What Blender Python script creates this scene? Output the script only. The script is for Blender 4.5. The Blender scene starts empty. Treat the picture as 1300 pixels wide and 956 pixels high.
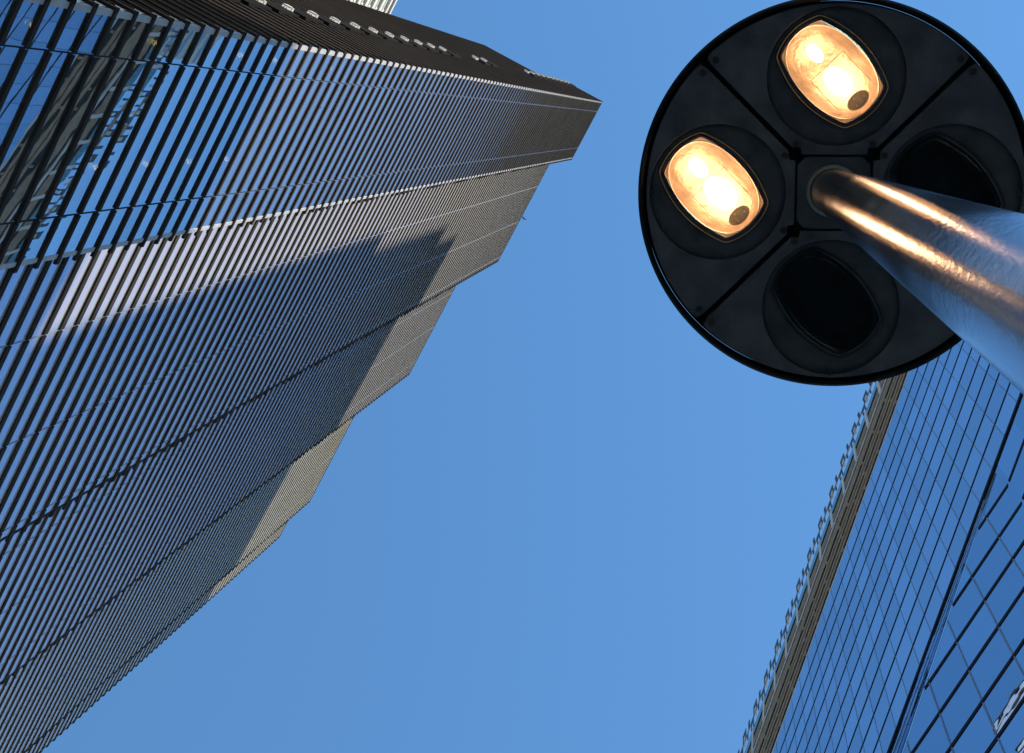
import bpy, math, random
from mathutils import Vector, Matrix
random.seed(7)
R=math.radians; PI=math.pi
S=bpy.context.scene; C=S.collection
EYE=1.6                                  # eye height of the photographer above the pavement

# ------------------------------------------------------------------ materials
def newmat(name):
    m=bpy.data.materials.new(name); m.use_nodes=True
    nt=m.node_tree; nt.nodes.clear()
    out=nt.nodes.new('ShaderNodeOutputMaterial')
    return m,nt,out
def N(nt,t,**kw):
    n=nt.nodes.new(t)
    for k,v in kw.items():
        if k in n.inputs: n.inputs[k].default_value=v
        else: setattr(n,k,v)
    return n
def noise_col(nt,c1,c2,scale,detail=4,stretch=(1,1,1),lo=.35,hi=.65):
    tc=N(nt,'ShaderNodeTexCoord'); mp=N(nt,'ShaderNodeMapping'); mp.inputs['Scale'].default_value=stretch
    nz=N(nt,'ShaderNodeTexNoise',Scale=scale,Detail=detail)
    cr=N(nt,'ShaderNodeValToRGB')
    cr.color_ramp.elements[0].position=lo; cr.color_ramp.elements[1].position=hi
    cr.color_ramp.elements[0].color=(*c1,1); cr.color_ramp.elements[1].color=(*c2,1)
    nt.links.new(tc.outputs['Object'],mp.inputs['Vector']); nt.links.new(mp.outputs[0],nz.inputs['Vector'])
    nt.links.new(nz.outputs['Fac'],cr.inputs[0])
    return cr.outputs[0],nz.outputs['Fac'],mp
def pbr(name,c1,c2=None,scale=3,rough=.5,metal=0,spec=.5,bump=0,bscale=None,stretch=(1,1,1),detail=4,aniso=0,rough2=None,lo=.35,hi=.65,coat=0):
    m,nt,out=newmat(name)
    b=N(nt,'ShaderNodeBsdfPrincipled'); b.inputs['Roughness'].default_value=rough
    b.inputs['Metallic'].default_value=metal; b.inputs['Specular IOR Level'].default_value=spec
    b.inputs['Coat Weight'].default_value=coat
    col,fac,mp=noise_col(nt,c1,c2 or c1,scale,detail,stretch,lo,hi)
    nt.links.new(col,b.inputs['Base Color'])
    if rough2 is not None:
        mr=N(nt,'ShaderNodeMapRange'); mr.inputs['From Min'].default_value=.3; mr.inputs['From Max'].default_value=.7
        mr.inputs['To Min'].default_value=rough; mr.inputs['To Max'].default_value=rough2
        nt.links.new(fac,mr.inputs['Value']); nt.links.new(mr.outputs[0],b.inputs['Roughness'])
    if bump:
        nz=N(nt,'ShaderNodeTexNoise',Scale=bscale or scale*4,Detail=6)
        nt.links.new(mp.outputs[0],nz.inputs['Vector'])
        bp=N(nt,'ShaderNodeBump',Strength=bump,Distance=.01); nt.links.new(nz.outputs['Fac'],bp.inputs['Height'])
        nt.links.new(bp.outputs[0],b.inputs['Normal'])
    nt.links.new(b.outputs[0],out.inputs[0])
    return m
def coated_glass(name,tint,refl,under,rough=.01,wave=.004,wscale=.35,clear=0.0,sheen=0.0,cell=None):
    """reflective architectural glazing: a tinted mirror coat over a dark (or partly clear) pane"""
    m,nt,out=newmat(name)
    g=N(nt,'ShaderNodeBsdfGlossy',Roughness=rough); g.inputs['Color'].default_value=(*tint,1)
    d=N(nt,'ShaderNodeBsdfDiffuse'); d.inputs['Color'].default_value=(*under,1)
    tc=N(nt,'ShaderNodeTexCoord'); nz=N(nt,'ShaderNodeTexNoise',Scale=wscale,Detail=3)
    nt.links.new(tc.outputs['Object'],nz.inputs['Vector'])
    bp=N(nt,'ShaderNodeBump',Strength=1.0,Distance=wave); nt.links.new(nz.outputs['Fac'],bp.inputs['Height'])
    nt.links.new(bp.outputs[0],g.inputs['Normal'])
    if cell:                      # every pane sits at its own very slightly different angle
        deg,wx,wz,ox,oz,amp=cell
        mp=N(nt,'ShaderNodeMapping'); mp.inputs['Rotation'].default_value=(0,0,-R(deg))
        nt.links.new(tc.outputs['Object'],mp.inputs['Vector'])
        ad=N(nt,'ShaderNodeVectorMath',operation='MULTIPLY_ADD'); ad.inputs[1].default_value=(1/wx,0,1/wz); ad.inputs[2].default_value=(-ox/wx,0,-oz/wz)
        nt.links.new(mp.outputs[0],ad.inputs[0])
        fl=N(nt,'ShaderNodeVectorMath',operation='FLOOR'); nt.links.new(ad.outputs[0],fl.inputs[0])
        wn=N(nt,'ShaderNodeTexWhiteNoise',noise_dimensions='3D'); nt.links.new(fl.outputs[0],wn.inputs['Vector'])
        sb=N(nt,'ShaderNodeVectorMath',operation='MULTIPLY_ADD'); sb.inputs[1].default_value=(amp,)*3; sb.inputs[2].default_value=(-amp/2,)*3
        nt.links.new(wn.outputs['Color'],sb.inputs[0])
        ge=N(nt,'ShaderNodeNewGeometry'); a2=N(nt,'ShaderNodeVectorMath',operation='ADD')
        nt.links.new(ge.outputs['Normal'],a2.inputs[0]); nt.links.new(sb.outputs[0],a2.inputs[1])
        nm=N(nt,'ShaderNodeVectorMath',operation='NORMALIZE'); nt.links.new(a2.outputs[0],nm.inputs[0])
        nt.links.new(nm.outputs[0],bp.inputs['Normal'])
        # slight difference of coating from pane to pane
        hv=N(nt,'ShaderNodeHueSaturation'); hv.inputs['Color'].default_value=(*tint,1)
        mr=N(nt,'ShaderNodeMapRange'); mr.inputs['To Min'].default_value=.90; mr.inputs['To Max'].default_value=1.07
        nt.links.new(wn.outputs['Value'],mr.inputs['Value']); nt.links.new(mr.outputs[0],hv.inputs['Value']); nt.links.new(hv.outputs[0],g.inputs['Color'])
    base=d.outputs[0]
    if clear>0:
        t=N(nt,'ShaderNodeBsdfTransparent'); t.inputs['Color'].default_value=(.75,.8,.8,1)
        mx=N(nt,'ShaderNodeMixShader',Fac=clear); nt.links.new(d.outputs[0],mx.inputs[1]); nt.links.new(t.outputs[0],mx.inputs[2]); base=mx.outputs[0]
    if sheen>0:
        g2=N(nt,'ShaderNodeBsdfGlossy',Roughness=.55); g2.inputs['Color'].default_value=(.85,.83,.78,1)
        mx3=N(nt,'ShaderNodeMixShader',Fac=sheen); nt.links.new(base,mx3.inputs[1]); nt.links.new(g2.outputs[0],mx3.inputs[2]); base=mx3.outputs[0]
    mx2=N(nt,'ShaderNodeMixShader',Fac=refl); nt.links.new(base,mx2.inputs[1]); nt.links.new(g.outputs[0],mx2.inputs[2])
    nt.links.new(mx2.outputs[0],out.inputs[0])
    return m
def emis(name,c,s):
    m,nt,out=newmat(name); e=N(nt,'ShaderNodeEmission',Strength=s); e.inputs['Color'].default_value=(*c,1)
    nt.links.new(e.outputs[0],out.inputs[0]); return m

M={}
M['louvre']=pbr('dark_anodised_louvre',(.026,.024,.024),(.042,.039,.037),.5,rough=.7,metal=0,spec=.02)
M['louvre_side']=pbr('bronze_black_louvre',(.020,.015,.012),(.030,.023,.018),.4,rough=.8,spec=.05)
M['glass1']=coated_glass('sky_reflecting_glass',(.78,.88,.96),.74,(.02,.03,.04),.004,.0022,.30,clear=.9,sheen=.22,cell=(118,4.45,1.2725,5.55,.9,.006))
M['panel']=coated_glass('fritted_spandrel',(.38,.59,.86),.60,(.74,.69,.63),.03,.004,1.2,sheen=.30)
M['panel_cream']=coated_glass('cream_fritted_spandrel',(.36,.56,.80),.55,(.80,.72,.52),.03,.004,1.2,sheen=.30)
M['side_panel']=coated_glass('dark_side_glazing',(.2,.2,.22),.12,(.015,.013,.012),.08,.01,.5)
M['post']=pbr('pale_aluminium_post',(.36,.36,.37),(.42,.42,.43),2,rough=.5,metal=.1)
M['mull']=pbr('dark_mullion',(.02,.022,.028),None,2,rough=.8,spec=.08)
M['joint']=pbr('grey_joint_cap',(.30,.31,.33),None,2,rough=.7,metal=0,spec=.2)
M['core']=pbr('interior_wall',(.10,.12,.13),(.16,.17,.17),.4,rough=.8)
M['slab']=pbr('interior_ceiling',(.20,.22,.23),(.27,.28,.28),.5,rough=.8)
M['roomlight']=emis('ceiling_lamp_glow',(1,.66,.16),6)
M['vent']=pbr('white_vent_hood',(.38,.37,.35),(.5,.49,.47),3,rough=.45)
M['recess']=pbr('black_recess',(.006,.006,.007),None,2,rough=.9,spec=.03)
M['roof']=pbr('roof_felt',(.12,.12,.12),(.18,.18,.18),1,rough=.9)
M['glass2']=coated_glass('blue_curtain_glass',(.62,.74,.88),.88,(.03,.05,.09),.01,.0012,.25,cell=(107.4,2.05,3.93,3.8,(137.5+1.6)%3.93,.012))
M['glass3']=coated_glass('deep_blue_glass',(.52,.68,.85),.84,(.02,.04,.07),.004,.007,.25,cell=(120.4,2.5,4.31,-1.3,(80.9+1.6)%4.31,.03))
M['transom']=pbr('navy_transom',(.008,.012,.022),None,2,rough=.7,spec=.04)
M['thin_mull']=pbr('blue_grey_mullion',(.05,.09,.16),None,2,rough=.35)
M['soffit']=pbr('pale_soffit',(.09,.17,.30),(.11,.20,.34),1,rough=.5)
M['ledge']=pbr('ledge_metal',(.25,.33,.42),(.32,.4,.48),2,rough=.3,metal=.6)
M['beam']=pbr('weathered_bronze_beam',(.15,.115,.08),(.24,.19,.13),1.2,rough=.7,metal=0,spec=.06,stretch=(1,1,4))
M['beam_light']=pbr('pale_aluminium_beam',(.36,.33,.29),(.44,.40,.35),1.0,rough=.4,metal=.2)
M['rail']=pbr('olive_rail',(.16,.13,.07),(.24,.19,.09),2,rough=.5)
M['teal']=pbr('teal_glass_edge',(.03,.09,.11),(.05,.13,.15),1,rough=.15,spec=.6)
M['white']=pbr('white_bracket',(.36,.35,.33),(.46,.45,.43),4,rough=.5)
M['black']=pbr('black_steel',(.012,.012,.014),None,3,rough=.5)
M['pale_wall']=pbr('pale_cladding',(.50,.52,.50),(.58,.6,.57),.3,rough=.5)
M['pale_glass']=coated_glass('pale_block_glass',(.55,.68,.70),.7,(.1,.12,.12),.02,.004,.4)
M['office']=pbr('office_concrete',(.25,.24,.23),(.32,.31,.3),.2,rough=.8)
M['housing']=pbr('charcoal_cast_aluminium',(.080,.074,.076),(.150,.138,.134),11,rough=.55,spec=.35,bump=.25,bscale=160,detail=8,rough2=.7)
M['dish']=pbr('charcoal_dish',(.060,.055,.056),(.10,.092,.09),14,rough=.5,spec=.35,bump=.12,bscale=120,detail=8)
M['rim']=pbr('black_rim',(.006,.006,.007),(.012,.012,.013),20,rough=.6,spec=.15)
M['screw']=pbr('dark_screw',(.02,.02,.02),(.05,.045,.04),60,rough=.4,metal=.5)
M['pole']=pbr('galvanised_pole',(.22,.235,.28),(.34,.36,.41),7,rough=.10,metal=1.0,bump=.05,bscale=150,stretch=(1,1,.25),detail=8,rough2=.20,lo=.3,hi=.7)
M['collar']=pbr('cast_collar',(.40,.33,.24),(.5,.42,.3),20,rough=.5,metal=.3)
M['bezel']=pbr('brass_toned_gasket',(.50,.36,.16),(.60,.45,.22),20,rough=.4,metal=.3)  # brass tone holds the lit lamp's glow; the gasket itself is black
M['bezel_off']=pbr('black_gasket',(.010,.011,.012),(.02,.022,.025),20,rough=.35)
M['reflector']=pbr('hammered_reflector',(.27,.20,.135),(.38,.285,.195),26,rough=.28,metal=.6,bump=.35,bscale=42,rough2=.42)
M['reflector_off']=pbr('sooted_reflector',(.05,.055,.06),(.08,.085,.09),28,rough=.5,bump=.3,bscale=60)  # dark copy for lamps that are off; the lack of light is in the colour
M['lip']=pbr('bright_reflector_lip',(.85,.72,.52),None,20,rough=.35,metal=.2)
m_,nt_,out_=newmat('amber_glass_flange')  # amber colour stands for lamplight in the lens edge; unlit flanges are charcoal
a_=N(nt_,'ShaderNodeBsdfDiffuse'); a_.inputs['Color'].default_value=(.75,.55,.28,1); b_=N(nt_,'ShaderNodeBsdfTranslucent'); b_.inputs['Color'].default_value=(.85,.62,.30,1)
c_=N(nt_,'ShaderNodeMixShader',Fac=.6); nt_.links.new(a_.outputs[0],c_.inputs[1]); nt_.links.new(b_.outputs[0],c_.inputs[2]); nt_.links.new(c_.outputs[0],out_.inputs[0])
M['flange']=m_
M['holder']=pbr('ceramic_lampholder',(.16,.06,.02),(.42,.20,.07),50,rough=.5)
M['wire']=pbr('reflector_frame_wire',(.35,.24,.14),None,10,rough=.4,metal=.7)
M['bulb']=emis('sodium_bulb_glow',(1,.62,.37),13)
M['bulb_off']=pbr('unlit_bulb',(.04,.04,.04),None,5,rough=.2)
M['pave']=pbr('granite_paving',(.30,.26,.21),(.38,.33,.27),.8,rough=.8,bump=.2)
M['bird']=pbr('dark_feathers',(.02,.02,.022),(.04,.04,.045),20,rough=.7)
# clear lens glass: a thin clear pane with a soft sheen
def lens_mat(name,tr,fac,scatter=.09):
    m,nt,out=newmat(name)
    t=N(nt,'ShaderNodeBsdfTransparent'); t.inputs['Color'].default_value=(*tr,1)
    g=N(nt,'ShaderNodeBsdfGlossy',Roughness=.06); g.inputs['Color'].default_value=(.9,.9,.9,1)
    fr=N(nt,'ShaderNodeLayerWeight',Blend=fac)
    tc=N(nt,'ShaderNodeTexCoord'); nz=N(nt,'ShaderNodeTexNoise',Scale=90,Detail=3)
    nt.links.new(tc.outputs['Object'],nz.inputs['Vector'])
    bp=N(nt,'ShaderNodeBump',Strength=.25,Distance=.002); nt.links.new(nz.outputs['Fac'],bp.inputs['Height'])
    nt.links.new(bp.outputs[0],g.inputs['Normal'])
    tl=N(nt,'ShaderNodeBsdfTranslucent'); tl.inputs['Color'].default_value=(.9,.8,.6,1)
    mt=N(nt,'ShaderNodeMixShader',Fac=scatter); nt.links.new(t.outputs[0],mt.inputs[1]); nt.links.new(tl.outputs[0],mt.inputs[2])
    mx=N(nt,'ShaderNodeMixShader'); nt.links.new(fr.outputs['Fresnel'],mx.inputs[0])
    nt.links.new(mt.outputs[0],mx.inputs[1]); nt.links.new(g.outputs[0],mx.inputs[2]); nt.links.new(mx.outputs[0],out.inputs[0])
    return m
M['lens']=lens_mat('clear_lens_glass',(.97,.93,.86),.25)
M['lens_off']=lens_mat('dusty_lens_glass',(.45,.47,.50),.12,.02)  # darker tint for unlit lamps, their missing light put into the glass colour

# ------------------------------------------------------------------ mesh helpers
class MB:
    def __init__(s): s.v=[]; s.f=[]
    def quad(s,*p):
        i=len(s.v); s.v+= [tuple(q) for q in p]; s.f.append(tuple(range(i,i+len(p))))
    def box(s,fr,a0,a1,b0,b1,z0,z1):
        """box in a plan frame fr=(f,n): a along f, b along n"""
        f,n=fr; i=len(s.v)
        for z in (z0,z1):
            for a,b in ((a0,b0),(a1,b0),(a1,b1),(a0,b1)):
                s.v.append((f[0]*a+n[0]*b, f[1]*a+n[1]*b, z))
        s.f+= [(i,i+1,i+2,i+3),(i+4,i+7,i+6,i+5),(i,i+4,i+5,i+1),(i+1,i+5,i+6,i+2),(i+2,i+6,i+7,i+3),(i+3,i+7,i+4,i)]
    def rings(s,rings,close=True,cap0=False,cap1=False):
        base=len(s.v); k=len(rings[0])
        for r in rings: s.v+= [tuple(p) for p in r]
        for j in range(len(rings)-1):
            for i in range(k if close else k-1):
                a=base+j*k+i; b=base+j*k+(i+1)%k
                s.f.append((a,b,b+k,a+k))
        if cap0: s.f.append(tuple(base+i for i in range(k)))
        if cap1: s.f.append(tuple(base+(len(rings)-1)*k+i for i in reversed(range(k))))
    def build(s,name,mat,parent=None,smooth=False,recalc=True):
        me=bpy.data.meshes.new(name); me.from_pydata(s.v,[],s.f); me.update()
        if recalc:
            import bmesh
            bm=bmesh.new(); bm.from_mesh(me); bmesh.ops.recalc_face_normals(bm,faces=bm.faces[:]); bm.to_mesh(me); bm.free()
        if smooth:
            for p in me.polygons: p.use_smooth=True
        me.materials.append(mat)
        o=bpy.data.objects.new(name,me); C.objects.link(o)
        if parent is not None:
            o.parent=parent
            o.matrix_parent_inverse=Matrix.Translation(parent_world(parent)).inverted() if parent_world(parent).length else Matrix()
        return o
def parent_world(p):
    v=Vector(p.location)
    q=p
    return v if q.parent is None else Vector((0,0,0))
def tag(o,label=None,cat=None,group=None,kind=None):
    if label: o['label']=label
    if cat: o['category']=cat
    if group: o['group']=group
    if kind: o['kind']=kind
    return o
def empty(name,loc,label,cat,group=None):
    o=bpy.data.objects.new(name,None); C.objects.link(o); o.location=loc; o.empty_display_size=.5
    return tag(o,label,cat,group)
def frame(deg,sgn):
    a=R(deg); f=(math.cos(a),math.sin(a))
    n=(-f[1]*sgn,f[0]*sgn)
    return f,n
def circ(cx,cy,r,z,k=64): return [(cx+r*math.cos(2*PI*i/k),cy+r*math.sin(2*PI*i/k),z) for i in range(k)]

# ================================================================== SETTING
mb=MB(); mb.quad((-3000,-3000,0),(3000,-3000,0),(3000,3000,0),(-3000,3000,0))
tag(mb.build('ground',M['pave']),kind='structure')

# ================================================================== LEFT TOWER
TF=frame(118,1)                    # TF[0] runs along the facade, TF[1] points from the street into the tower
H=180+EYE; FS=1.2725; P=.060; T=.34
tower=empty('skyscraper',(TF[0][0]*30+TF[1][0]*24,TF[0][1]*30+TF[1][1]*24,0),
  'dark stepped skyscraper banded with black horizontal louvres, rising over the left half','skyscraper')
#        s0     s1     D      joints
FAC=[(4.35,11.35,13.98,[5.55,10.0]),
     (11.35,25.19,15.90,[15.8,20.2,24.65]),
     (25.19,41.35,18.80,[30.8,35.2,39.65]),
     (41.35,60.20,22.14,[44.1,49.4,53.8,58.2]),
     (60.20,65.75,23.35,[62.7])]
NF=int((H-2)/FS)
def fin_rows(mb,fr,spans,b0,b1,top,tall=T):
    for k in range(NF+1):
        z1=top-k*FS; z0=z1-tall
        if z0<2: break
        for i,(a,b) in enumerate(spans): mb.box(fr,a,b,b0,b1,z0,z1)
def spans(s0,s1,joints,gap=.035):
    e=[s0]+joints+[s1]; out=[]
    for i in range(len(e)-1):
        out.append((e[i]+(gap if i>0 else 0),e[i+1]-(gap if i<len(e)-2 else 0)))
    return out
for i,(s0,s1,D,J) in enumerate(FAC):
    mb=MB()
    if i==0:
        mb.box(TF,s0,s1,D,D+.06,EYE,H-.3)
        fa=mb.build('facade',M['glass1'],tower); tag(fa,'clear blue glass bay reflecting the sky')
        # rooms behind the clear glass
        q=MB(); q.box(TF,s0+.4,s1-.1,D+5,D+5.3,0,H-1); q.build('room_wall',M['core'],fa)
        q=MB()
        for k in range(0,NF,3):
            z=H-k*FS-T; 
            if z<4: break
            q.box(TF,s0+.3,s1-.05,D+.12,D+5,z,z+.3)
        q.build('floor_slab',M['slab'],fa)
        # corner post and seam posts, pale, seen between the louvres
        q=MB(); q.box(TF,s0+.02,s0+.19,D-.018,D+.5,2,H-.2); q.build('corner_post',M['post'],fa)
        q=MB(); q.box(TF,s1-.15,s1-.02,D-.018,D+1.9,2,H-.2); q.build('corner_post',M['post'],fa)
    else:
        ma=M['panel'] if i<3 else M['panel_cream']
        mb.box(TF,s0-(.0),s1,D,D+(2 if i==1 else 28.2-D if i<4 else 4.9),0,H-.3)
        fa=mb.build('facade',ma,tower)
        q=MB(); q.box(TF,s1-.16,s1-.02,D-.015,D+1,2,H-.2); q.build('corner_post',M['mull'],fa)
    lv=MB(); fin_rows(lv,TF,spans(s0-.06,s1+.14,J),D-P,D+.03,H-.02,.20 if i==0 else T)
    lv.build('louvres',M['louvre'],fa)
    q=MB()
    for j in J: q.box(TF,j-.014,j+.014,D-.02,D+.02,2,H-.4)
    q.build('mullion',M['mull'] if i==0 else M['joint'],fa)
# little ceiling lights showing through the glass of the lowest visible storeys
def room_light(s,h):
    k=round((H-T-(h+EYE))/(FS*3)); z=H-k*3*FS-T
    q=MB(); c=(TF[0][0]*s+TF[1][0]*14.45,TF[0][1]*s+TF[1][1]*14.45)
    q.rings([circ(c[0],c[1],.075,z-.012,16),circ(c[0],c[1],.075,z-.05,16)],cap0=True,cap1=True)
    q.build('ceiling_light',M['roomlight'],tower)
for s,h in ((5.2,36),(5.2,44),(5.2,48),(5.2,52),(8.9,47),(8.9,51),(8.9,43),(5.2,60),(8.9,55)): room_light(s,h)
# gable side of the tower, facing up the picture: two portions with a small step between them
SF=(TF[1],tuple(-c for c in TF[0]))    # a along the depth of the tower, b towards the street end (-s)
D0=13.98; D1=18.05; D2=28.3; sA=4.35; sB=5.05
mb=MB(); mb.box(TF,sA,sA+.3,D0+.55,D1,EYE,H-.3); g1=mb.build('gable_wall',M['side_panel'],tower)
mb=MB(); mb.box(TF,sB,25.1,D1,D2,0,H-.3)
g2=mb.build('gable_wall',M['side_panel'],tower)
lv=MB()
for k in range(NF*1):
    z1=H-.02-k*FS
    if z1<3: break
    lv.box(TF,sA-P,sA+.02,D0-P,D1,z1-T,z1)
    lv.box(TF,sA-P*.6,sA+.02,D0+.3,D1-.01,z1-T-.48,z1-T-.36)
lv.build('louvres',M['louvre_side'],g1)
lv=MB()
for k in range(NF):
    z1=H-.02-k*FS
    if z1<3: break
    lv.box(TF,sB-P,sB+.02,D1,D2+.05,z1-T,z1)
    lv.box(TF,sB-P*.6,sB+.02,D1,D2,z1-T-.48,z1-T-.36)
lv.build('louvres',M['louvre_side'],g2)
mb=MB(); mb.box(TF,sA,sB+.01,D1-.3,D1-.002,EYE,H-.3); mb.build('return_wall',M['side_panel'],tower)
# vent hoods hooked on the step of the gable wall
def vent(h):
    z=h+EYE
    q=MB(); q.box(TF,sA-.16,sA-.06,D1-.9,D1+.16,z-.6,z+2.3); v=q.build('vent_slot',M['recess'],tower)
    q=MB()
    q.box(TF,sA-.26,sA-.10,D1-.42,D1-.02,z-1.25,z-.95)
    for j in range(3): q.box(TF,sA-.22,sA-.10,D1-.40+.14*j,D1-.35+.14*j,z-1.9+.1*j,z-1.25)
    q.box(TF,sA-.24,sA-.12,D1-.12,D1+.12,z-.85,z-.2)
    q.build('vent_hood',M['vent'],v)
hs=[54+3.9*i for i in range(13)]+[113.6,117.5]+[142+3.85*i for i in range(10)]
for h in hs: vent(h)
# roof, parapet, inner volume
mb=MB()
mb.box(TF,4.42,11.3,14.05,18.0,H-.3,H-.05); mb.box(TF,5.12,11.3,18.0,28.2,H-.3,H-.05); mb.box(TF,11.3,25.1,16,28.2,H-.3,H-.05); mb.box(TF,25.1,41.3,18.9,28.2,H-.3,H-.05)
mb.box(TF,41.3,60.1,22.2,28.2,H-.3,H-.05); mb.box(TF,60.1,65.7,23.4,28.2,H-.3,H-.05)
mb.build('roof',M['roof'],tower)

# ================================================================== PALE BLOCK behind the tower (top of the picture)
pale=empty('office_block',(TF[0][0]*-8+TF[1][0]*42,TF[0][1]*-8+TF[1][1]*42,0),
  'pale green grey office block peeping out behind the dark skyscraper at the top','office block')
PH=155+EYE
mb=MB(); mb.box(TF,-40,22,34.3,60,0,PH); mb.build('wall',M['pale_glass'],pale)
mb=MB()
z=PH
while z>4:
    mb.box(TF,-40.1,22.1,34.0,34.4,z-.9,z); mb.box(TF,-40.1,22.1,34.12,34.4,z-2.05,z-1.75)
    z-=2.9
mb.build('cladding_band',M['pale_wall'],pale)
mb=MB()
a=-39
while a<22:
    mb.box(TF,a,a+.25,34.16,34.4,3,PH-.2); a+=3.2
mb.build('pier',M['pale_wall'],pale)
mb=MB(); mb.box(TF,-40.3,22.3,33.8,60.2,PH,PH+.5); mb.build('roof',M['pale_wall'],pale)

# ================================================================== RIGHT GLASS BUILDING
a=R(107.4); RF=((math.cos(a),math.sin(a)),(math.sin(a),-math.cos(a)))
a=R(120.4); LF=((math.cos(a),math.sin(a)),(math.sin(a),-math.cos(a)))
glassb=empty('glass_building',(RF[0][0]*20+RF[1][0]*35,RF[0][1]*20+RF[1][1]*35,0),
  'blue mirror glass office building with a slatted bronze canopy along its roof edge, lower right','office building')
FH=3.93; RT=137.5+EYE; CT0=153.0+EYE; LEDGE=RT-11*FH; A0,A1=3.2,88
mb=MB(); mb.box(RF,A0,A1,20,20.3,LEDGE,RT); up=mb.build('upper_glass',M['glass2'],glassb)
mb=MB()
for k in range(1,11): 
    z=RT-k*FH; mb.box(RF,A0,A1,19.972,20.01,z-.10,z+.10)
mb.build('transom',M['transom'],up)
mb=MB(); 
s=A0+.6
while s<A1: mb.box(RF,s-.025,s+.025,19.985,20.01,LEDGE,RT); s+=2.05
mb.build('mullion',M['thin_mull'],up)
mb=MB(); mb.box(RF,A0,A1,19.90,20.06,LEDGE-.35,LEDGE); lg=mb.build('ledge',M['transom'],glassb)
# the lower wall, turned 13 degrees, with a raking top edge that meets the ledge
LD=22.6; LFH=4.31
def lp(sv,h,off=0.): 
    f,n=LF; return (f[0]*sv+n[0]*(LD+off),f[1]*sv+n[1]*(LD+off),h+EYE)
def rp(sv,h,off=0.):
    f,n=RF; return (f[0]*sv+n[0]*(20+off),f[1]*sv+n[1]*(20+off),h+EYE)
RK=[(8.0,94.3),(30.,67.7)]               # raking edge: (along, height)
def rake(sv): return 94.3-(sv-8.0)*1.209 if sv>8.0 else 94.3
L0=-1.9; AL_=lp(8.0,94)[0]*RF[0][0]+lp(8.0,94)[1]*RF[0][1]
mb=MB(); mb.box(RF,A0,AL_+1.1,19.98,20.3,0,LEDGE-.352); mb.build('lower_glass',M['glass3'],glassb)
mb=MB(); fr_=[lp(8,-1.6),lp(30,-1.6),lp(30,67.7),lp(8.4,93.8),lp(8.0,93.8)]; bk=[(x+LF[1][0]*.3,y+LF[1][1]*.3,z) for x,y,z in fr_]
mb.rings([fr_,bk],cap0=True,cap1=True); lo=mb.build('lower_glass',M['glass3'],glassb)
mb=MB(); h=80.9+3*LFH
while h>1:
    # each transom stops at the raking edge
    if h<93.0:
        e=8.0+(94.3-h)/1.209 if h>67.8 else 30
        mb.box(LF,8.0,max(8.1,e-.1),LD-.035,LD+.02,h+EYE-.17,h+EYE+.17); mb.box(RF,A0,AL_+.75,19.95,20.0,h+EYE-.17,h+EYE+.17)
    h-=LFH
mb.build('transom',M['transom'],lo)
mb=MB(); sv=8.1+.5
while sv<29.5:
    mb.box(LF,sv-.04,sv+.04,LD-.03,LD+.02,2,(rake(sv) if sv>8 else 93.5)+EYE-.1); sv+=2.5
mb.build('mullion',M['thin_mull'],lo)
# folded fascia between the ledge and the raking edge, with fine dark reveals
def fas(t0,t1,off):
    def mix(a,b,t): return tuple(a[i]+(b[i]-a[i])*t for i in range(3))
    hL=LEDGE-EYE-.35
    # match ends so that the strip stays narrow: sample along both lines
    A=[];B=[]
    for i in range(21):
        t=i/20; sv=10.5+19.5*t; h=rake(sv); q=lp(sv,h,-.02)
        # point of the ledge seen just above it along the wall
        al=(q[0]*RF[0][0]+q[1]*RF[0][1])*hL/max(h,1.)
        p=rp(al,hL,-.02); A.append(mix(p,q,t0)); B.append(mix(p,q,t1))
    q=MB(); z=off
    q.rings([[(x,y,zz-z) for x,y,zz in A],[(x,y,zz-z) for x,y,zz in B],[(x+.02,y+.01,zz+.25) for x,y,zz in B],[(x+.02,y+.01,zz+.25) for x,y,zz in A]],close=False)
    return q
fas(0,1,0).build('fascia',M['glass3'],lg)
for t0,m_ in ((.28,'ledge'),(.40,'transom'),(.58,'ledge'),(.68,'transom'),(.93,'transom')): fas(t0,t0+.06,.03).build('fascia_reveal',M[m_],lg)
# louvred crown standing on top of the glass wall
CT=157.9+EYE
mb=MB(); mb.box(RF,A0,A1,20.10,20.8,RT+.02,CT-4.0); ca=mb.build('crown_screen',M['recess'],glassb)
def hb(b): return 2750./b+EYE           # height of the beam
for b0,b1,o0,mt in ((18.02,18.26,.16,'beam'),(18.36,18.44,0,'beam_light'),(18.52,18.80,.12,'beam'),(18.98,19.10,0,'beam'),(19.14,19.26,.14,'beam'),
                       (19.42,19.55,.0,'beam'),(19.60,19.72,.14,'beam'),(19.92,20.00,-.02,'beam_light')):
    q=MB(); q.box(RF,A0,A1,20.0+o0*.3,20.09,hb(b1),hb(b0)); q.build('crown_beam',M[mt],ca)
q=MB(); q.box(RF,A0,A1,19.98,20.02,hb(17.50),hb(17.42)); q.build('rail',M['rail'],ca)
q=MB(); q.box(RF,A0,A1,20.02,20.08,hb(17.92),hb(17.72)); q.build('crown_edge_glass',M['teal'],ca)
s=A0+1.0; PIT=3.3
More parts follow.
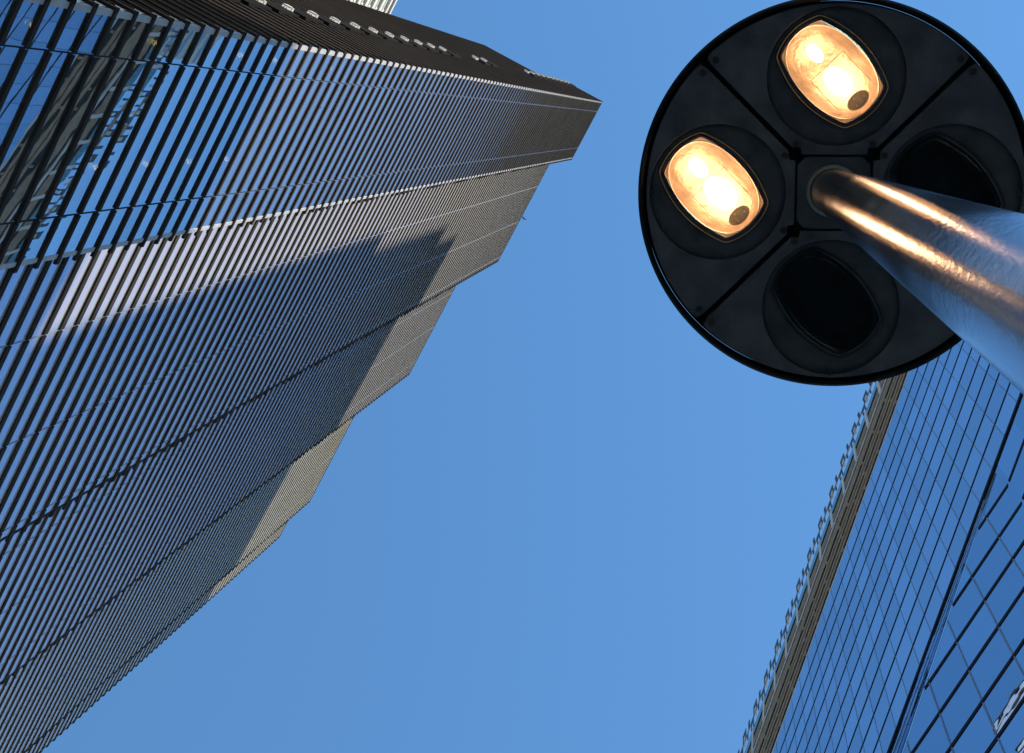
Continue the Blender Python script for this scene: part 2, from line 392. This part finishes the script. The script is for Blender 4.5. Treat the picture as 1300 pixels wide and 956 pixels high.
while s<A1-2:
    if -12<s<72:
        h0=hb(17.44); h1=hb(17.20); w_=.10
        f,n=RF
        def P3(aa,bb,zz): return (f[0]*aa+n[0]*bb,f[1]*aa+n[1]*bb,zz)
        def hoop(x0,x1,h0,h1,wd,bar,b0,b1):      # an upturned U of flat bar, one closed outline
            ol_=[(x0,h0),(x0,h1),(x1,h1),(x1,h0),(x1-wd,h0),(x1-wd,h1-bar),(x0+wd,h1-bar),(x0+wd,h0)]
            q=MB(); q.rings([[P3(a,b0,z) for a,z in ol_],[P3(a,b1,z) for a,z in ol_]],cap0=True,cap1=True); return q
        b=hoop(s-.5,s+.5,h0,h1,.24,1.2,19.95,19.99).build('bracket',M['black'],ca)
        hoop(s+.55,s+1.35,hb(17.72),hb(17.46),.2,1.1,19.96,20.0).build('hook',M['black'],b)
        q=MB(); q.box(RF,s+1.70,s+2.08,19.94,20.0,hb(17.44),hb(17.24)); q.build('lug',M['black'],b)
        q=MB(); q.box(RF,s+2.28,s+2.50,19.95,20.02,hb(17.66),hb(17.52)); q.build('lug',M['black'],b)
        for x0,x1,c0,c1 in ((s-.24,s+.26,17.44,17.30),(s-.22,s+.10,17.64,17.52)):
            q=MB(); q.box(RF,x0,x1,19.965,20.0,hb(c0),hb(c1)); q.build('bracket_block',M['white'],b)
        f,n=RF
        def pt(aa,bb,zz): return (f[0]*aa+n[0]*bb,f[1]*aa+n[1]*bb,zz)
        z0=hb(17.66); z1=hb(18.32)
        lo_=[pt(s+.75,20.0,z0),pt(s+1.20,20.0,z0),pt(s+1.60,20.0,z1),pt(s+1.15,20.0,z1)]
        hi_=[(x+n[0]*.08,y+n[1]*.08,zz) for x,y,zz in lo_]
        q=MB(); q.rings([lo_,hi_],cap0=True,cap1=True); q.build('strut',M['white'],b)
        for bb in (19.30,18.90,19.78):
            q=MB(); aa=s+random.uniform(0,1.4); q.box(RF,aa,aa+.25,19.94,20.05,hb(bb+.10),hb(bb)); q.build('clip',M['beam'],b)
    s+=PIT

# ================================================================== TALL BLOCK farther back, whose shadow falls on the left tower
SUNH=(-TF[1][0]-.7*TF[0][0], -TF[1][1]-.7*TF[0][1]); SUNZ=1.4
def proj(D,s,h,q=45.):
    p=(TF[0][0]*s+TF[1][0]*D, TF[0][1]*s+TF[1][1]*D)
    pn=p[0]*RF[1][0]+p[1]*RF[1][1]; wn=SUNH[0]*RF[1][0]+SUNH[1]*RF[1][1]
    t=(q-pn)/wn; x=p[0]+SUNH[0]*t; y=p[1]+SUNH[1]*t
    return x*RF[0][0]+y*RF[0][1], h+SUNZ*t+EYE
blk=empty('office_tower',(RF[0][0]*0+RF[1][0]*57,RF[0][1]*0+RF[1][1]*57,0),
  'tall stepped concrete office tower standing behind the blue glass building','office tower')
sec=[]
q_=proj(13.98,16,50); 
SH=[(13.98,-30,15.85,56),(15.9,15.85,17.1,100),(15.9,17.1,18.6,126),(15.9,18.6,25.2,134),(18.8,28.5,41.3,147),(22.14,46.6,60.2,153),(23.35,63,70,153)]
for D,a_,b_,h in SH:
    xa,za=proj(D,a_,h); xb,zb=proj(D,b_,h); sec.append([xa,xb,(za+zb)/2])
for i in range(len(sec)-1): sec[i][1]=sec[i+1][0]
sec[-1][1]+=12
for xa,xb,z in sec:
    q=MB(); q.box(RF,xa,xb,45,63,0,z); w=q.build('wall',M['office'],blk)
    q=MB(); zz=z-3
    while zz>60: q.box(RF,xa+.3,xb-.3,44.96,45.05,zz-1.6,zz); zz-=3.8
    q.build('window_band',M['pale_glass'],w)

# ================================================================== STREET LAMP
LX,LY=.259,.172; LZ=4.4+EYE
lamp=empty('street_lamp',(LX,LY,0),'round black street lamp on a galvanised pole, two of its four lights glowing','street lamp')
def LB(mb,name,mat,parent,smooth=False): return mb.build(name,mat,parent,smooth)
# pole
mb=MB(); rg=[]
for i in range(41):
    t=i/40; z=.0+t*(LZ+.02)
    hh=z-EYE
    k=max(0,min(1,(4.4-hh)/2.8)) if hh>-1.5 else 1.2
    k=(4.4-hh)/2.8
    r=.0585+.0105*min(k,1.6)
    rg.append(circ(LX-.001+.008*k,LY-.004-.017*k,r,z,72))
mb.rings(rg,cap0=True,cap1=True); pole=LB(mb,'pole',M['pole'],lamp,True)
mb=MB(); c0=(LX-.001,LY-.004)
mb.rings([circ(*c0,.0605,LZ-.035,72),circ(*c0,.067,LZ-.035,72),circ(*c0,.070,LZ-.012,72),circ(*c0,.0605,LZ-.010,72)],close=True)
LB(mb,'collar',M['collar'],lamp,False)
# pole joint ring low down and base plate
mb=MB(); mb.rings([circ(LX+.012,LY-.028,.16,.0,48),circ(LX+.012,LY-.028,.16,.02,48),circ(LX+.012,LY-.028,.09,.022,48),circ(LX+.012,LY-.028,.085,.2,48)],cap0=True)
LB(mb,'base_plate',M['pole'],lamp)
# housing
RO=.509
mb=MB(); mb.rings([circ(LX,LY,RO-.004,LZ+.118,160),circ(LX,LY,RO-.004,LZ+.13,160),circ(LX,LY,RO*.8,LZ+.17,160),circ(LX,LY,.05,LZ+.20,160)],cap0=True,cap1=True)
housing=LB(mb,'housing',M['dish'],lamp)
mb=MB(); mb.rings([circ(LX,LY,RO-.012,LZ-.0,160),circ(LX,LY,RO-.011,LZ-.026,160),circ(LX,LY,RO-.004,LZ-.032,160),circ(LX,LY,RO+.002,LZ-.026,160),circ(LX,LY,RO+.003,LZ+.11,160),circ(LX,LY,RO-.003,LZ+.121,160)])
LB(mb,'rim',M['rim'],lamp)
# centre plate
mb=MB(); hc=.094
sq=[(LX-hc,LY-hc),(LX+hc,LY-hc),(LX+hc,LY+hc),(LX-hc,LY+hc)]
ch=[]
for i,(x,y) in enumerate(sq):
    sx=1 if x>LX else -1; sy=1 if y>LY else -1
    pts=[(x-sx*.022,y),(x,y-sy*.022)]
    if i in (0,2): pts=pts[::-1]
    ch+=pts
mb.rings([[(x,y,LZ-.008) for x,y in ch],[(x,y,LZ+.003) for x,y in ch]],cap0=True,cap1=True)
LB(mb,'centre_plate',M['housing'],lamp)

def lens_outline(k=96,sc=1.0):
    """parallel-sided, rounded, pointed-cornered outline in local u (long), v (short)"""
    U,V=.130,.078   # corner positions
    bu,bv=.020,.030 # bulges
    pts=[]; q=k//4
    cs=[(U,V),(-U,V),(-U,-V),(U,-V)]
    for j in range(4):
        a=cs[j]; b=cs[(j+1)%4]
        for i in range(q):
            t=i/q; x=a[0]+(b[0]-a[0])*t; y=a[1]+(b[1]-a[1])*t
            w=4*t*(1-t)
            if j==0: y+=bv*w
            if j==1: x-=bu*w
            if j==2: y-=bv*w
            if j==3: x+=bu*w
            pts.append((x*sc,y*sc))
    # soften the corners a little
    for _ in range(2):
        pts=[((pts[i-1][0]+2*pts[i][0]+pts[(i+1)%k][0])/4,(pts[i-1][1]+2*pts[i][1]+pts[(i+1)%k][1])/4) for i in range(k)]
    return pts
def oval(k=96,a=.062,b=.043,e=2.5):
    out=[]
    o=lens_outline(k)
    for (x,y) in o:
        t=math.atan2(y/b,x/a); c,s_=math.cos(t),math.sin(t)
        out.append((a*math.copysign(abs(c)**(2/e),c),b*math.copysign(abs(s_)**(2/e),s_)))
    return out
U_DIR=(math.cos(R(46)),math.sin(R(46))); V_DIR=(-U_DIR[1],U_DIR[0])
def loc(cx,cy,u,v,z): return (cx+U_DIR[0]*u+V_DIR[0]*v, cy+U_DIR[1]*u+V_DIR[1]*v, z)
def quadrant(phi,lit,name_lbl):
    """phi: direction of the quadrant centre"""
    rx,ry=LX+.302*math.cos(phi),LY+.302*math.sin(phi); rr=.179
    K=128
    # quadrant sector boundary around the ring centre: rim circle, two diagonal channels, inner edge, chamfers
    gap=.0065
    def inside(x,y):
        # local: e along phi, t across
        dx,dy=x-LX,y-LY; e=dx*math.cos(phi)+dy*math.sin(phi); t=-dx*math.sin(phi)+dy*math.cos(phi)
        if math.hypot(dx,dy)>RO-.020: return False
        if e-abs(t)<gap*1.414: return False
        if e<.100: return False
        if e+ .0 < .118 and abs(t)>.085: return False
        if abs(t)>.335: return False
        return True
    hole=[];outer=[]
    for i in range(K):
        th=2*PI*i/K; c,s_=math.cos(th),math.sin(th)
        lo_,hi_=0.05,.8
        for _ in range(22):
            m=(lo_+hi_)/2
            if inside(rx+c*m,ry+s_*m): lo_=m
            else: hi_=m
        ro=max(lo_,.05); ri=min(rr,ro-.004)
        hole.append((rx+c*ri,ry+s_*ri)); outer.append((rx+c*ro,ry+s_*ro))
    mb=MB(); z0=LZ-.018
    mb.rings([[(x,y,z0+.014) for x,y in hole],[(x,y,z0+.0015) for x,y in hole],[(x+(ox-x)*.03,y+(oy-y)*.03,z0) for (x,y),(ox,oy) in zip(hole,outer)],
              [(x+(ox-x)*.985,y+(oy-y)*.985,z0) for (x,y),(ox,oy) in zip(hole,outer)],[(ox,oy,z0+.003) for ox,oy in outer],[(ox,oy,z0+.019) for ox,oy in outer]])
    pn=LB(mb,'cover_panel',M['housing'],lamp)
    # dish between ring and lens
    cx,cy=rx-.010,ry-.012
    ol=lens_outline(K); import bisect
    def ray(th,poly):
        # radius of the outline (local) at world angle th from (cx,cy)
        best=None
        c,s_=math.cos(th),math.sin(th)
        for i in range(len(poly)):
            a=poly[i]; b=poly[(i+1)%len(poly)]
            A=loc(0,0,a[0],a[1],0); B=loc(0,0,b[0],b[1],0)
            den=c*(B[1]-A[1])-s_*(B[0]-A[0])
            if abs(den)<1e-12: continue
            t=(A[0]*(B[1]-A[1])-A[1]*(B[0]-A[0]))/den; u=(A[0]*s_-A[1]*c)/den
            if t>0 and -1e-6<=u<=1+1e-6: best=t
        return best or .14
    w=[loc(cx,cy,u,v,0)[:2] for u,v in ol]
    ringo=[]
    for x,y in w:
        th=math.atan2(y-cy,x-cx)
        # intersect with ring circle from (cx,cy)
        c,s_=math.cos(th),math.sin(th); ox,oy=cx-rx,cy-ry; b=c*ox+s_*oy; d=b*b-(ox*ox+oy*oy-(rr+.004)**2)
        t=-b+math.sqrt(d); ringo.append((cx+c*t,cy+s_*t))
    def lerp(p,q,t): return (p[0]+(q[0]-p[0])*t,p[1]+(q[1]-p[1])*t)
    mb=MB()
    mb.rings([[(*p,LZ-.0005) for p in ringo],[(*lerp(p,q,.10),LZ-.0035) for p,q in zip(ringo,w)],[(*lerp(p,q,.90),LZ-.006) for p,q in zip(ringo,w)],[(*lerp(p,q,1.04),LZ-.001) for p,q in zip(ringo,w)]])
    LB(mb,'recess_dish',M['dish'],pn,True)
    # optical unit
    fx=lambda poly,z,sc=1: [loc(cx,cy,u*sc,v*sc,z) for u,v in poly]
    ov=oval(K,.140,.094,2.35)
    mb=MB(); mb.rings([fx(ol,LZ-.001,1.0),fx(ol,LZ-.011,.998),fx(ol,LZ-.012,.992),fx(ol,LZ-.010,.985)])
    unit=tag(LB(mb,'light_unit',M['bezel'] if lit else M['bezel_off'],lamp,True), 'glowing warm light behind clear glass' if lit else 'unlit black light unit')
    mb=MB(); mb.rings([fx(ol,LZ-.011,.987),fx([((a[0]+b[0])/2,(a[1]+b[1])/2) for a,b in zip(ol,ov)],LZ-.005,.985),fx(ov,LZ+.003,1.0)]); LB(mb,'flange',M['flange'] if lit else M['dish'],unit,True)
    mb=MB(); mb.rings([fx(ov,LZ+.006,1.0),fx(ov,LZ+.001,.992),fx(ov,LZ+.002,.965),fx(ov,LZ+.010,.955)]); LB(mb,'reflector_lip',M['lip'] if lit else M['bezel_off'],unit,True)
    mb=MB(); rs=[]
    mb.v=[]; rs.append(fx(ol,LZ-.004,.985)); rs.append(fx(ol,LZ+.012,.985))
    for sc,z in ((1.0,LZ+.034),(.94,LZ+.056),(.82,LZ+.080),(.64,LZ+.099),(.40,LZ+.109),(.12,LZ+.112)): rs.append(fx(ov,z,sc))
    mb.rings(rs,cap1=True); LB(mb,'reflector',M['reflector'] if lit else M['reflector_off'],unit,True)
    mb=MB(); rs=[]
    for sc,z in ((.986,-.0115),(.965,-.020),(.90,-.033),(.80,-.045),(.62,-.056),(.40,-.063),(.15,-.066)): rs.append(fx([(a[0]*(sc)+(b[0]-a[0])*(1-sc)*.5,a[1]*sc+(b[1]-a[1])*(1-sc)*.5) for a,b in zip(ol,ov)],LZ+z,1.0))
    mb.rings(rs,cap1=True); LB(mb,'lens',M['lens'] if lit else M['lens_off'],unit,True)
    if lit:
        def ell(cu,cv,cz,ru,rv,rz,mat,nm,k=20):
            q=MB(); rs=[]
            for j in range(1,k//2):
                a_=PI*j/(k//2)
                rs.append([loc(cx,cy,cu+ru*math.cos(a_),cv+rv*math.sin(a_)*math.cos(2*PI*i/k),cz+rz*math.sin(a_)*math.sin(2*PI*i/k)) for i in range(k)])
            q.rings(rs,cap0=True,cap1=True); return LB(q,nm,mat,unit,True)
        bs=1.14 if name_lbl=='left' else 1.0
        ell(.030-.006*(bs>1),.003-.004*(bs>1),LZ+.045,.046*bs,.030*bs,.028,M['bulb'],'bulb')
        ell(-.066,-.004,LZ+.062,.028*bs,.017*bs,.014,M['bulb'],'bulb')  # added glowing shape for the bulb's reflection in the bowl, not a second lamp
        # lamp holder, a brown disc at the lower end
        q=MB(); hu,hv=.100,.002
        def hc_(r,z,sq=1): return [loc(cx,cy,hu+r*.62*math.cos(2*PI*i/32),hv+r*math.sin(2*PI*i/32),z) for i in range(32)]
        q.rings([hc_(.031,LZ+.03),hc_(.031,LZ-.004),hc_(.028,LZ-.007),hc_(.025,LZ-.002)],cap1=True); LB(q,'lamp_holder',M['holder'],unit)
        q=MB(); q.rings([hc_(.0325,LZ-.003),hc_(.0325,LZ-.008),hc_(.0295,LZ-.009),hc_(.0285,LZ-.005)]); LB(q,'holder_ring',M['bezel'],unit,True)
        for a_ in (40,160,280):
            q=MB(); ux,vx=hu+.0105*math.cos(R(a_)),hv+.018*math.sin(R(a_)); q.rings([[loc(cx,cy,ux+.0022*math.cos(2*PI*i/10),vx+.0022*math.sin(2*PI*i/10),z) for i in range(10)] for z in (LZ-.002,LZ-.0075)],cap1=True); LB(q,'contact_pin',M['lip'],unit)
        # rectangular wire frame seen in front of the bulb
        q=MB()
        for v0 in (-.056,.056):
            a_=[loc(cx,cy,u,v0+dv,LZ-.002) for u,dv in ((-.020,-.0007),(.085,-.0007),(.085,.0007),(-.020,.0007))]
            q.rings([a_,[(x,y,z+.0012) for x,y,z in a_]],cap0=True,cap1=True)
        a_=[loc(cx,cy,u,v0,LZ-.0035) for u,v0 in ((-.0215,-.057),(-.020,-.057),(-.020,.057),(-.0215,.057))]
        q.rings([a_,[(x,y,z+.0012) for x,y,z in a_]],cap0=True,cap1=True)
        LB(q,'wire_frame',M['wire'],unit)
    # screws
    for e,t in ((.128,.098),(.128,-.098),(.345,.312),(.345,-.312)):
        x=LX+e*math.cos(phi)-t*math.sin(phi); y=LY+e*math.sin(phi)+t*math.cos(phi)
        q=MB(); q.rings([circ(x,y,.0085,LZ-.016,16),circ(x,y,.0085,LZ-.024,16),circ(x,y,.006,LZ-.0255,16)],cap1=True); LB(q,'screw',M['screw'],pn)
    x=LX+(RO-.035)*math.cos(phi); y=LY+(RO-.035)*math.sin(phi)
    q=MB(); q.rings([circ(x,y,.0075,LZ-.016,16),circ(x,y,.0075,LZ-.022,16)],cap1=True); LB(q,'screw',M['screw'],pn)
quadrant(R(-90),True,'top'); quadrant(R(180),True,'left'); quadrant(R(90),False,'bottom'); quadrant(R(0),False,'right')

# ================================================================== BIRD
bx,by,bz=TF[0][0]*.1091*88+TF[1][0]*.0865*88, TF[0][1]*.1091*88+TF[1][1]*.0865*88, 88+EYE
def bird():
    mb=MB(); rs=[]
    for x,r in ((-.17,.004),(-.12,.012),(-.06,.034),(0,.045),(.06,.036),(.10,.024),(.135,.025),(.155,.012),(.175,.003)):
        rs.append([(x,r*math.cos(2*PI*i/12),r*.9*math.sin(2*PI*i/12)) for i in range(12)])
    mb.rings(rs,cap0=True,cap1=True)
    for sg in (-1,1):
        rs=[]
        for y,x0,x1,z in ((.02,-.05,.06,.01),(.10,-.05,.07,.05),(.20,-.09,.04,.06),(.27,-.14,-.03,.03),(.30,-.15,-.11,.01)):
            rs.append([(x0,sg*y,z),(x1,sg*y,z),(x1,sg*y,z+.006),(x0,sg*y,z+.006)])
        mb.rings(rs,cap0=True,cap1=True)
    mb.rings([[(-.16,-.012,0),(-.16,.012,0),(-.16,.012,.006),(-.16,-.012,.006)],[(-.25,-.04,0),(-.25,.04,0),(-.25,.04,.005),(-.25,-.04,.005)]],cap0=True,cap1=True)
    o=mb.build('bird',M['bird']); o.scale=(.5,.5,.5); o.location=(bx,by,bz); o.rotation_euler=(.3,.5,2.3)
    tag(o,'small dark bird flying just off the edge of the dark skyscraper','bird')
bird()

# ================================================================== CAMERA, LIGHT, WORLD
F=2080.; W_,H_=1300.,956.; cx0,cy0=650.,433.
Z=Vector((933-cx0,161-cy0,F)).normalized()
X=Vector((1,0,0)); X=(X-X.dot(Z)*Z).normalized(); Y=Z.cross(X)
# columns: camera right, camera up, camera back expressed in the world
col=lambda v: Vector((X.dot(v),Y.dot(v),Z.dot(v)))
r_=col(Vector((1,0,0))); u_=col(Vector((0,-1,0))); b_=col(Vector((0,0,-1)))
cd=bpy.data.cameras.new('camera'); cam=bpy.data.objects.new('camera',cd); C.objects.link(cam)
cam.matrix_world=Matrix(((r_.x,u_.x,b_.x,0),(r_.y,u_.y,b_.y,0),(r_.z,u_.z,b_.z,EYE),(0,0,0,1)))
cd.sensor_fit='HORIZONTAL'; cd.sensor_width=36; cd.lens=36*F/W_; cd.shift_x=0; cd.shift_y=-(H_/2-cy0)/W_
cd.clip_start=.05; cd.clip_end=8000
S.camera=cam
sd=Vector((SUNH[0],SUNH[1],SUNZ)).normalized()
sl=bpy.data.lights.new('sun','SUN'); sl.energy=5.0; sl.angle=R(.5); sl.color=(1,.90,.76)
so=bpy.data.objects.new('sun',sl); C.objects.link(so); so.rotation_euler=sd.to_track_quat('Z','Y').to_euler()
w=bpy.data.worlds.new('World'); S.world=w; w.use_nodes=True; nt=w.node_tree; nt.nodes.clear()
out=nt.nodes.new('ShaderNodeOutputWorld'); bg=nt.nodes.new('ShaderNodeBackground'); sky=nt.nodes.new('ShaderNodeTexSky')
sky.sky_type='NISHITA'; sky.sun_disc=False; sky.sun_elevation=math.asin(sd.z); sky.sun_rotation=math.atan2(sd.x,sd.y)
sky.air_density=1.0; sky.dust_density=0.0; sky.ozone_density=4.0
bg.inputs['Strength'].default_value=.15
tn=nt.nodes.new('ShaderNodeMix'); tn.data_type='RGBA'; tn.blend_type='MULTIPLY'; tn.inputs[0].default_value=1
tn.inputs[7].default_value=(.645,.935,.985,1); nt.links.new(sky.outputs[0],tn.inputs[6]); nt.links.new(tn.outputs[2],bg.inputs[0]); nt.links.new(bg.outputs[0],out.inputs[0])
S.view_settings.view_transform='Standard'; S.view_settings.look='None'; S.view_settings.gamma=1; S.view_settings.exposure=.79
S.render.resolution_x=1024; S.render.resolution_y=753
S.render.engine='CYCLES'
